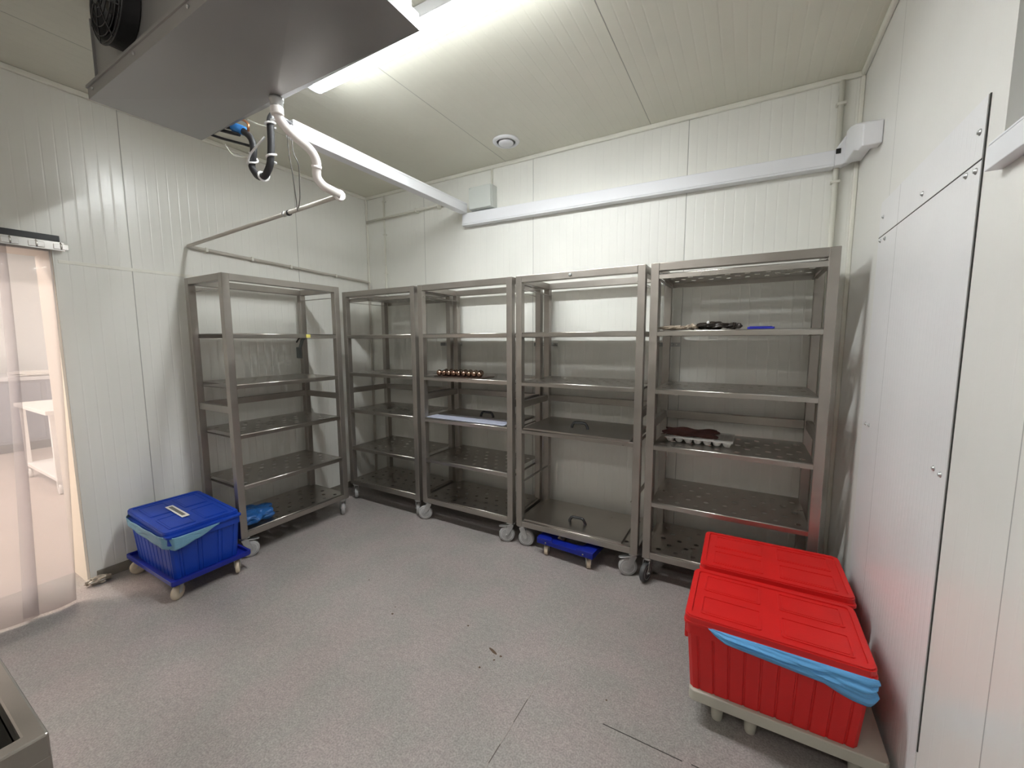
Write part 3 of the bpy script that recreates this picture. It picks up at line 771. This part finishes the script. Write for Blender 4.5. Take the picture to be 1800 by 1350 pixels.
# ---- blue crate, dolly and liner
def wheel_dolly(label, loc, rz, L_, W_, z0, z1, cutout=False, angs=(20, 200, -60, 100), wr=.036):
    t = thing('wheeled_dolly', label, 'dolly', loc, rz, 'blue wheeled dollies'); bm = bmesh.new()
    if cutout:
        x, y = L_/2, W_/2
        # frame plate with waisted front and open middle
        outer = [(-x, -y), (-x+.11, -y), (-x+.15, -y), (x-.15, -y), (x-.11, -y), (x, -y), (x, y), (-x, y)]
        inner = rrect(-x+.10, x-.10, -y+.075, y-.075, .05)[::-1]
        add_plate_holes(bm, outer, [inner], z0+.012, z1-.004)
        add_box(bm, -x, x, -y, -y+.012, z0, z1-.012); add_box(bm, -x, x, y-.012, y, z0, z1-.012)
        add_box(bm, -x, -x+.012, -y, y, z0, z1-.012); add_box(bm, x-.012, x, -y, y, z0, z1-.012)
        for sx in (-1, 1):
            for s2 in (-1, 1):
                add_prism(bm, [(sx*x, s2*y), (sx*(x-.12), s2*y), (sx*(x-.095), s2*(y-.05)), (sx*(x-.05), s2*(y-.09)), (sx*x, s2*(y-.10))], z1-.004, z1+.008)
    else:
        add_prism(bm, rrect(-L_/2, L_/2, -W_/2, W_/2, .012), z0, z1-.012)
        add_plate_holes(bm, rrect(-L_/2-.004, L_/2+.004, -W_/2-.004, W_/2+.004, .014), [rrect(-L_/2+.008, L_/2-.008, -W_/2+.008, W_/2-.008, .01)[::-1]], z0+.006, z1+.006)
    obj('deck', bm, 'blue_dolly', t, bevel=.002)
    k = 0
    for sx in (-1, 1):
        for s2 in (-1, 1):
            a = angs[k]*HD; k += 1
            x, y = sx*(L_/2-.055), s2*(W_/2-.055)
            m_ = Matrix.Translation((x, y, 0)) @ Matrix.Rotation(a, 4, 'Z')
            bm = bmesh.new(); add_box(bm, -.022, .022, -.02, .02, z0-.004, z0); off = .02
            for s in (-1, 1):
                vs = [(-.016, z0-.004), (.018, z0-.004), (off+.010, wr-.004), (off-.010, wr-.004)]
                p = [bm.verts.new((q[0], s*.015, q[1])) for q in vs]; p2 = [bm.verts.new((q[0], s*.018, q[1])) for q in vs]
                bm.faces.new(p); bm.faces.new(p2[::-1])
                for i in range(4): bm.faces.new((p[i], p[(i+1) % 4], p2[(i+1) % 4], p2[i]))
            c = obj('caster', bm, 'zinc', t, mtx=m_)
            bm = bmesh.new(); add_lathe(bm, [(.008, -.012), (.030, -.012), (wr-.001, -.009), (wr, 0), (wr-.001, .009), (.030, .012), (.008, .012)], 24, m_ @ Matrix.Translation((off, 0, wr)) @ Matrix.Rotation(PI/2, 4, 'X'))
            obj('wheel', bm, 'cream_wheel', c)
    if cutout:
        for sx in (-1, 1):
            bm = bmesh.new(); add_lathe(bm, [(.006, 0), (.006, .003), (.003, .005)], 10, Matrix.Translation((sx*(L_/2-.07), -W_/2, (z0+z1)/2)) @ Matrix.Rotation(PI/2, 4, 'X'))
            obj('screw', bm, 'steel_edge', t)
    return t
wheel_dolly('blue dolly on cream wheels carrying the blue crate', (-3.100, 1.150, 0), 0, .645, .425, .103, .128, angs=(-100, 60, -60, -30), wr=.044)
bc = crate('blue lidded crate with white label beside the left wall', 'blue', (-3.085, 1.140, .1175), 0, .560, .385, .272, [.06, .15, .24, .34, .44, .54, .64, .74, .84, .94], [.10, .14, .36, .42, .66, .72, .90],
      Matrix.Translation((-.024, .002, .3000)) @ Matrix.Rotation(math.radians(2.6), 4, 'Y') @ Matrix.Rotation(math.radians(-1.0), 4, 'Z'), handles=False)
ld = [c for c in S.objects if c.parent == bc and c.name.startswith('lid')][0]
lb = obj('paper_label', box(-.125, .125, -.052, -.010, .0062, .0070), 'paper', None); lb.parent = ld
obj('printed_text', box((-.105, .095, -.041, -.021, .0070, .0073)), 'ink', None).parent = lb
def blue_liner():
    """bag skirt showing below the lid at the crate's left and front sides"""
    bm = bmesh.new(); zt = .418
    path = []
    x0, x1, y0, y1 = -3.392, -2.792, .937, 1.345
    P = [(x0-.010, y1-.01), (x0-.014, 1.14), (x0-.008, y0+.02), (x0+.06, y0-.010), (-3.20, y0-.012), (-3.0, y0-.010), (-2.86, y0-.006), (x1+.004, y0+.03), (x1+.010, 1.00), (x1+.010, 1.08), (x1+.006, 1.20)]
    D = [.010, .018, .030, .048, .060, .066, .074, .080, .072, .050, .008]
    n = 10; g = []
    pts = []
    for i in range(len(P)-1):
        for k in range(8):
            t = k/8; s = t*t*(3-2*t)
            pts.append((P[i][0]*(1-t)+P[i+1][0]*t, P[i][1]*(1-t)+P[i+1][1]*t, D[i]*(1-s)+D[i+1]*s))
    pts.append((*P[-1], D[-1]))
    cx_, cy_ = -3.09, 1.14
    for i, (x, y, d) in enumerate(pts):
        zt = .385+(x+2.8)*-.030
        row = []
        for j in range(n+1):
            v = j/n; k_ = 1-.020*v*v*(d/.08)
            row.append(bm.verts.new((cx_+(x-cx_)*k_, cy_+(y-cy_)*(1-.030*v*v*(d/.08))+.002*math.sin(i*.8+v*3), zt-d*v)))
        g.append(row)
    for i in range(len(g)-1):
        for j in range(n):
            f = bm.faces.new((g[i][j], g[i+1][j], g[i+1][j+1], g[i][j+1])); f.smooth = True
    o = obj('bag_liner', bm, 'bag_teal', recalc=False); s_ = o.modifiers.new('solid', 'SOLIDIFY'); s_.thickness = .001
    tag(o, 'pale blue bag liner sagging below the lid of the blue crate', 'bag')
blue_liner()
wheel_dolly('small open blue dolly on cream wheels parked under the open rack', (-1.0, 2.595, 0), -.08, .42, .29, .085, .118, cutout=True, angs=(-75, 60, -60, 120), wr=.030)

# ================================================================== OVERHEAD THINGS
# main tube
fixture('tube_light', 'long lit tube light on the cold room ceiling beside the cooler', -1.385, 1.555, ZC-.003, 1.52, 'white_lens', 0, wd=.125)
fixture('tube_light', 'tube light on the ceiling behind the camera', -1.3, -1.15, ZC-.003, 1.52, 'lens2', 0, wd=.125)
# evaporator / ceiling cooler
def cooler():
    x0, x1, y0, y1, zb, zt = -2.66, -1.07, .767, 1.212, 2.60, 2.940
    t = thing('ceiling_cooler', 'grey metal air cooler with fans hung from the ceiling', 'cooler', ((x0+x1)/2, (y0+y1)/2, zt))
    mt = Matrix.Translation((-(x0+x1)/2, -(y0+y1)/2, -zt))
    def P(name, bm, m, par=None, **k): return obj(name, bm, m, par or t, mtx=mt, **k)
    # casing: top, far side, ends, near face with fan holes
    P('casing', box((x0+.03, x1-.03, y0+.03, y1-.02, zb+.06, zt-.002)), 'steel_pan', bevel=.003)
    # drip pan: lipped tray whose floor falls to the drain
    bm = bmesh.new(); dx, dy, dz = -1.875, 1.165, zb-.022
    co = [(x0, y0, zb), (x1, y0, zb), (x1, y1, zb), (x0, y1, zb)]
    th = .003
    for off, flip in ((0, False), (.004, True)):
        c = bm.verts.new((dx, dy, dz+off)); cs = [bm.verts.new((p[0], p[1], p[2]+off)) for p in co]
        for k in range(4):
            f = (cs[k], cs[(k+1) % 4], c); bm.faces.new(f[::-1] if not flip else f)
    for (a, b, c_, d) in ((x0, x0+.003, y0, y1), (x1-.003, x1, y0, y1), (x0, x1, y0, y0+.003), (x0, x1, y1-.003, y1)): add_box(bm, a, b, c_, d, zb, zb+.055)
    add_box(bm, x0-.003, x1+.003, y0-.006, y0+.003, zb+.046, zb+.058)
    P('drip_pan', bm, 'steel_pan', recalc=False)
    # end flange
    P('end_panel', box((x1-.034, x1-.028, y0+.02, y1-.01, zb+.06, zt)), 'white_metal')
    P('end_panel', box((x0+.028, x0+.034, y0+.02, y1-.01, zb+.06, zt)), 'steel_pan')
    for xc in (-2.27, -1.47):
        fm = Matrix.Translation((xc, y0+.030, 2.845)) @ Matrix.Rotation(PI/2, 4, 'X')
        bm = bmesh.new(); add_lathe(bm, [(.145, 0), (.150, .004), (.150, .055), (.158, .058), (.158, .062), (.140, .062), (.138, .004)], 36, fm)
        f_ = P('fan', bm, 'black_plastic')
        bm = bmesh.new()
        for r in (.04, .07, .10, .13, .150):
            add_tube(bm, [fm @ Vector((r*math.cos(2*PI*k/28), r*math.sin(2*PI*k/28), .066+.02*(1-(r/.15)**2))) for k in range(29)], .0022, 6, cap=False)
        for a in range(8):
            add_tube(bm, [fm @ Vector((r*math.cos(a*PI/4+.3), r*math.sin(a*PI/4+.3), .068+.02*(1-(r/.15)**2))) for r in (.02, .06, .10, .155)], .0028, 6)
        add_lathe(bm, [(.03, 0), (.03, .006)], 16, fm @ Matrix.Translation((0, 0, .086)))
        P('fan_guard', bm, 'black_plastic', f_)
        bm = bmesh.new()
        for a in range(5):
            rt = fm @ Matrix.Rotation(a*2*PI/5, 4, 'Z') @ Matrix.Rotation(.5, 4, 'X')
            v = [bm.verts.new(rt @ Vector(p)) for p in ((.03, -.02, .03), (.125, -.045, .03), (.132, .035, .03), (.03, .02, .03), (.03, -.02, .033), (.125, -.045, .033), (.132, .035, .033), (.03, .02, .033))]
            for f in ((3,2,1,0),(4,5,6,7),(0,1,5,4),(1,2,6,5),(2,3,7,6),(3,0,4,7)): bm.faces.new([v[i] for i in f])
        add_lathe(bm, [(.038, .012), (.038, .05), (.03, .056)], 18, fm)
        P('fan_blades', bm, 'black_plastic', f_)
    for x in (x0+.12, x1-.12):
        for y in (y0+.08, y1-.06):
            P('hanger', box(x-.012, x+.012, y-.012, y+.012, zt-.002, ZC-.001), 'zinc')
    for k in range(4):
        bm = bmesh.new(); add_lathe(bm, [(.007, 0), (.007, .004), (.003, .006)], 8, Matrix.Translation((x0+.06+k*.45, y0-.0005, zb+.028)) @ Matrix.Rotation(PI/2, 4, 'X'))
        P('screw', bm, 'zinc')
    # drain neck
    bm = bmesh.new(); add_lathe(bm, [(.020, 0), (.026, .004), (.026, .022), (.030, .024), (.030, .034), (.022, .040)], 18, Matrix.Translation((dx, dy, dz-.036)))
    P('drain_nut', bm, 'zinc')
    return dx, dy, dz
dx, dy, dz = cooler()
# drain pipe
def drain_pipe():
    t = thing('drain_pipe', 'white plastic drain pipe from the cooler to the left wall and corner', 'pipe', (dx, dy, dz-.04))
    mt = Matrix.Translation((-dx, -dy, -(dz-.04)))
    p0 = [(dx, dy, dz-.034), (dx-.005, dy+.01, dz-.085), (-1.885, 1.24, 2.455), (-1.845, 1.30, 2.405), (-1.845, 1.33, 2.365), (-1.868, 1.34, 2.295), (-1.860, 1.37, 2.262), (-1.815, 1.436, 2.231)]
    obj('thick_pipe', tube(fillet(p0, .035), .0205, 14), 'pvc', t, mtx=mt)
    for (p, q) in (((dx, dy, dz-.040), (dx, dy, dz-.072)), ((-1.815, 1.432, 2.232), (-1.835, 1.438, 2.230))):
        obj('pipe_collar', tube([p, q], .0275, 14), 'pvc', t, mtx=mt, bevel=.003)
    for (p, q) in (((-1.884, 1.215, 2.477), (-1.885, 1.235, 2.461)), ((-1.852, 1.333, 2.345), (-1.856, 1.335, 2.332))):
        obj('pipe_collar', tube([p, q], .0235, 14), 'pvc', t, mtx=mt)
    p1 = [(-1.825, 1.438, 2.232), (-3.478, 1.442, 2.172), (-3.478, 3.050, 2.111), (-3.478, 3.046, .065)]
    obj('thin_pipe', tube(fillet(p1, .02), .0115, 12), mat('dull painted pipe', (.50, .47, .42), .4, noise=.1), t, mtx=mt)
    for x in (-2.31, -2.27): obj('pipe_clip', tube([(x, 1.439, 2.2145), (x+.014, 1.439, 2.215)], .0155, 12), 'black_plastic' if x > -2.29 else 'zinc', t, mtx=mt)
    for y in (1.56, 1.88, 2.2, 2.65): obj('pipe_clip', box(-3.499, -3.464, y-.008, y+.008, 2.172-(y-1.442)*.038-.016, 2.172-(y-1.442)*.038+.016), 'pipe_paint', t, mtx=mt, bevel=.003)
drain_pipe()
# insulated refrigerant hose: U loop
h = thing('insulated_hose', 'black insulated hose loop wound with white cable below the cooler', 'hose', (-2.30, 1.28, 2.6))
mt = Matrix.Translation((2.30, -1.28, -2.6))
pts = [(-2.50, 1.14, 2.645), (-2.44, 1.235, 2.635), (-2.35, 1.27, 2.60), (-2.29, 1.28, 2.55), (-2.28, 1.28, 2.48), (-2.32, 1.28, 2.42), (-2.26, 1.28, 2.352), (-2.20, 1.28, 2.342), (-2.145, 1.28, 2.385), (-2.125, 1.28, 2.48), (-2.122, 1.28, 2.60), (-2.13, 1.30, 2.635), (-2.17, 1.40, 2.65), (-2.18, 1.425, 2.65)]
obj('hose', tube(fillet(pts, .05), .0165, 12), 'black', h, mtx=mt)
hp = [Vector(p) for p in pts]
def helix(pa, pb, turns, r):
    a, b = Vector(pa), Vector(pb); u = (b-a).normalized(); n1 = u.orthogonal().normalized(); n2 = u.cross(n1)
    return [a+(b-a)*k/(24*turns)+(n1*math.cos(2*PI*k/24)+n2*math.sin(2*PI*k/24))*r for k in range(int(24*turns)+1)]
bm = bmesh.new()
add_tube(bm, helix((-2.283, 1.28, 2.47), (-2.31, 1.28, 2.42), 1, .021), .005, 8)
add_tube(bm, helix((-2.235, 1.28, 2.350), (-2.195, 1.28, 2.345), 1, .021), .005, 8)
add_tube(bm, helix((-2.135, 1.28, 2.40), (-2.128, 1.28, 2.44), 1, .021), .005, 8)
add_tube(bm, helix((-2.123, 1.28, 2.565), (-2.122, 1.28, 2.585), 1, .022), .005, 8)
add_tube(bm, fillet([(-2.305, 1.255, 2.415), (-2.27, 1.25, 2.455), (-2.20, 1.255, 2.49), (-2.145, 1.26, 2.515)], .03), .005, 8)
add_tube(bm, fillet([(-2.10, 1.27, 2.59), (-2.06, 1.29, 2.585), (-2.045, 1.31, 2.55), (-2.05, 1.34, 2.51)], .02), .005, 8)
obj('white_cable', bm, 'white_pl', h, mtx=mt)
obj('blue_tape', tube([(-2.405, 1.25, 2.623), (-2.375, 1.262, 2.612), (-2.345, 1.271, 2.597)], .0225, 12), mat('blue tape', (.03, .20, .55), .4), h, mtx=mt, label='blue tape wrapping')
bm = bmesh.new(); add_tube(bm, fillet([(-2.60, 1.17, 2.625), (-2.52, 1.24, 2.59), (-2.40, 1.27, 2.55), (-2.29, 1.28, 2.51)], .05), .007, 8)
add_tube(bm, fillet([(-2.55, 1.16, 2.64), (-2.47, 1.22, 2.61), (-2.37, 1.26, 2.58)], .05), .009, 8)
obj('black_wire', bm, 'black_plastic', h, mtx=mt)
obj('copper_tube', tube(fillet([(-2.42, 1.19, 2.645), (-2.33, 1.26, 2.645), (-2.305, 1.275, 2.625), (-2.315, 1.275, 2.585)], .02), .006, 8), mat('copper', (.45, .20, .10), .3, 1), h, mtx=mt)
bm = bmesh.new(); add_tube(bm, fillet([(-2.30, 1.27, 2.640), (-2.22, 1.28, 2.60), (-2.13, 1.28, 2.565)], .03), .0035, 6)
add_tube(bm, fillet([(-2.50, 1.25, 2.56), (-2.46, 1.26, 2.50), (-2.38, 1.27, 2.47), (-2.31, 1.27, 2.465)], .03), .003, 6)
obj('thin_cable', bm, 'pipe_paint', h, mtx=mt)
# hanging thin wires to the pipe
bm = bmesh.new()
add_tube(bm, fillet([(-2.10, 1.30, 2.600), (-2.05, 1.32, 2.58), (-2.08, 1.34, 2.46), (-2.09, 1.36, 2.38), (-2.15, 1.415, 2.240), (-2.155, 1.42, 2.205)], .04), .0028, 6)
add_tube(bm, fillet([(-2.10, 1.31, 2.60), (-2.03, 1.33, 2.56), (-2.045, 1.34, 2.45), (-2.03, 1.36, 2.40), (-2.11, 1.41, 2.26), (-2.145, 1.42, 2.215)], .04), .0028, 6)
o = obj('hanging_wire', bm, mat('dark grey wire', (.10, .095, .085), .5)); tag(o, 'thin grey wire pair hanging from the hose to the drain pipe', 'wire')
# long trunking from the cooler to the back wall
def trunk_mesh(x0, x1, y0, y1, z0, z1, axis):
    bm = bmesh.new(); add_box(bm, x0, x1, y0, y1, z0, z1)
    if axis == 'y': add_box(bm, x0-.002, x1+.002, y0, y1, z1-.016, z1-.004)
    else: add_box(bm, x0, x1, y0-.002, y1, z1-.016, z1-.004)
    return bm
t = thing('cable_trunking', 'white metal trunking running from the cooler to the back wall', 'cable trunking', (-2.2, 1.43, 2.62))
mt = Matrix.Translation((2.2, -1.43, -2.62))
obj('channel', trunk_mesh(-2.235, -2.165, 1.43, 2.997, 2.600, 2.680, 'y'), 'white_metal', t, mtx=mt, bevel=.003)
t = thing('cable_trunking', 'white metal trunking fixed across the back wall above the racks', 'cable trunking', (-.90, YB, 2.55))
def tr_box(xa, xb, ya, yb, za0, za1, zb0, zb1):
    bm = bmesh.new(); v = [bm.verts.new(p) for p in ((xa,ya,za0),(xb,ya,zb0),(xb,yb,zb0),(xa,yb,za0),(xa,ya,za1),(xb,ya,zb1),(xb,yb,zb1),(xa,yb,za1))]
    for f in ((3,2,1,0),(4,5,6,7),(0,1,5,4),(1,2,6,5),(2,3,7,6),(3,0,4,7)): bm.faces.new([v[i] for i in f])
    return bm
mt = Matrix.Translation((.90, -YB, -2.55))
obj('channel', tr_box(-2.225, .372, 3.003, YB-.001, 2.502, 2.605, 2.470, 2.558), 'white_metal', t, mtx=mt, bevel=.003)
obj('cover_edge', tr_box(-2.225, .372, 2.999, 3.005, 2.514, 2.5175, 2.482, 2.4855), 'white_metal', t, mtx=mt)
# stepped elbow turning onto the right wall
bm = bmesh.new()
poly = [(.372, 2.470), (.405, 2.470), (.489, 2.508), (.489, 2.650), (.45, 2.665), (.405, 2.610), (.372, 2.558)]
for p in (0,):
    a = [bm.verts.new((x, 2.997, z)) for x, z in poly]; b = [bm.verts.new((x, YB-.001, z)) for x, z in poly]
    bm.faces.new(a); bm.faces.new(b[::-1])
    for k in range(7): bm.faces.new((a[k], a[(k+1) % 7], b[(k+1) % 7], b[k]))
obj('elbow_cover', bm, 'white_metal', t, mtx=mt, bevel=.006)
bm = bmesh.new(); 
bpts = [(2.997, 2.472), (2.89, 2.463), (2.76, 2.453), (2.64, 2.405), (2.56, 2.396), (2.56, 2.497), (2.64, 2.530), (2.76, 2.580), (2.89, 2.622), (2.997, 2.645)]
a = [bm.verts.new((XR-.075, y, z)) for y, z in bpts]; b = [bm.verts.new((XR-.001, y, z)) for y, z in bpts]
bm.faces.new(a); bm.faces.new(b[::-1])
for k in range(len(bpts)): bm.faces.new((a[k], a[(k+1) % len(bpts)], b[(k+1) % len(bpts)], b[k]))
obj('elbow_cover', bm, 'white_metal', t, mtx=mt, bevel=.006)
obj('knockout_hole', box(.374, .396, 2.993, 2.9965, 2.532, 2.558), 'dark', t, mtx=mt, label='dark open notch')
# junction box
t = thing('junction_box', 'pale grey square junction box on the back wall above the trunking', 'junction box', (-2.01, YB, 2.70))
mt = Matrix.Translation((2.01, -YB, -2.70))
obj('body', box(-2.130, -1.905, 2.992, YB-.001, 2.610, 2.795), 'box_plastic', t, mtx=mt, bevel=.006)
obj('cover', box(-2.127, -1.908, 2.970, 2.9915, 2.613, 2.792), 'box_plastic', t, mtx=mt, bevel=.005)
for x in (-2.115, -1.92):
    for z in (2.625, 2.780):
        bm = bmesh.new(); add_lathe(bm, [(.006, 0), (.006, .002)], 10, Matrix.Translation((x, 2.970, z)) @ Matrix.Rotation(PI/2, 4, 'X')); obj('screw', bm, 'box_plastic', t, mtx=mt)
# wall pipes
def wpipe(label, pts, r, clips=()):
    t = thing('wall_pipe', label, 'pipe', pts[0]); mt = Matrix.Translation(-Vector(pts[0]))
    obj('pipe', tube(fillet(pts, .03), r, 12), 'pipe_paint', t, mtx=mt)
    for c in clips: obj('pipe_clip', box(*c), 'pipe_paint', t, mtx=mt, bevel=.002)
yp = YB-.016
wpipe('thin painted pipe running down the back wall behind the corner rack', [(-3.230, yp, ZC-.032), (-3.230, yp, 1.63), (-3.215, yp-.02, 1.59)], .009, [(-3.246, -3.214, yp-.012, YB, z, z+.012) for z in (2.18, 2.56, 2.88)])
wpipe('thin painted pipe running level along the back wall near the left corner', [(-3.46, yp-.025, 2.713), (-2.28, yp-.025, 2.737)], .010, [(x, x+.012, yp-.037, YB, 2.707, 2.747) for x in (-2.79, -2.52)])
wpipe('painted conduit running down the back wall near the right corner', [(.388, yp-.004, ZC-.032), (.388, yp-.004, .07)], .0145, [(.366, .410, yp-.02, YB, z, z+.014) for z in (2.81, 2.39, 1.6)])
wpipe('short painted conduit from the ceiling to the junction box', [(-1.945, yp, ZC-.032), (-1.945, yp, 2.797)], .009)
# round ceiling vent
bm = bmesh.new(); Rm = Matrix.Translation((0, 0, 0)) @ Matrix.Rotation(PI, 4, 'X')
t = thing('ceiling_vent', 'round white air valve in the ceiling near the back wall', 'vent', (-1.628, 2.756, ZC))
add_lathe(bm, [(.100, .0005), (.100, .006), (.092, .014), (.074, .016), (.070, .010), (.070, .0005)], 40, Rm); obj('ring', bm, 'white_metal', t)
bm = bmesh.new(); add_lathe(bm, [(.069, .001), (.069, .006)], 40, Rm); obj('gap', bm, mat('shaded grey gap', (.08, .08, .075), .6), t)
bm = bmesh.new(); add_lathe(bm, [(.052, .0065), (.056, .016), (.052, .024), (.02, .028), (.001, .028)], 36, Rm); obj('disc', bm, 'white_metal', t)

# ================================================================== steel table corner, bottom left
def steel_bench():
    x1, y1, zt = -.984, .150, .85; x0, y0 = -1.75, -.45; rw = .028
    t = thing('steel_trolley', 'stainless steel frame corner of an open topped trolley at bottom left', 'trolley', ((x0+x1)/2, (y0+y1)/2, 0))
    mt = Matrix.Translation((-(x0+x1)/2, -(y0+y1)/2, 0))
    bm = bmesh.new(); add_plate_holes(bm, [(x0, y0), (x1, y0), (x1, y1), (x0, y1)], [[(x0+rw, y0+rw), (x0+rw, y1-rw), (x1-rw, y1-rw), (x1-rw, y0+rw)]], zt-.045, zt)
    bmesh.ops.dissolve_limit(bm, angle_limit=.01, verts=bm.verts, edges=bm.edges)
    obj('rim', bm, 'steel', t, mtx=mt, bevel=.004)
    obj('shade_insert', box((x0+rw, x1-rw, y0+rw, y1-rw, zt-.30, zt-.296), (x0+rw-.003, x0+rw, y0+rw, y1-rw, zt-.30, zt-.03), (x1-rw, x1-rw+.003, y0+rw, y1-rw, zt-.30, zt-.03), (x0+rw, x1-rw, y0+rw-.003, y0+rw, zt-.30, zt-.03), (x0+rw, x1-rw, y1-rw, y1-rw+.003, zt-.30, zt-.03)), mat('interior shade paint', (.035, .033, .028), .5), t, mtx=mt)  # added near-black liner: its colour holds the shade below the open frame
    for x in (x0, x1-.045):
        for y in (y0, y1-.045):
            obj('leg', box(x, x+.045, y, y+.045, .08, zt-.04), 'steel', t, mtx=mt, bevel=.003)
            bm = bmesh.new(); add_lathe(bm, [(.02, -.014), (.040, -.014), (.040, .014), (.02, .014)], 20, Matrix.Translation((x+.0225, y+.0225, .04)) @ Matrix.Rotation(PI/2, 4, 'X'))
            obj('caster', bm, 'grey_rubber', t, mtx=mt)
steel_bench()
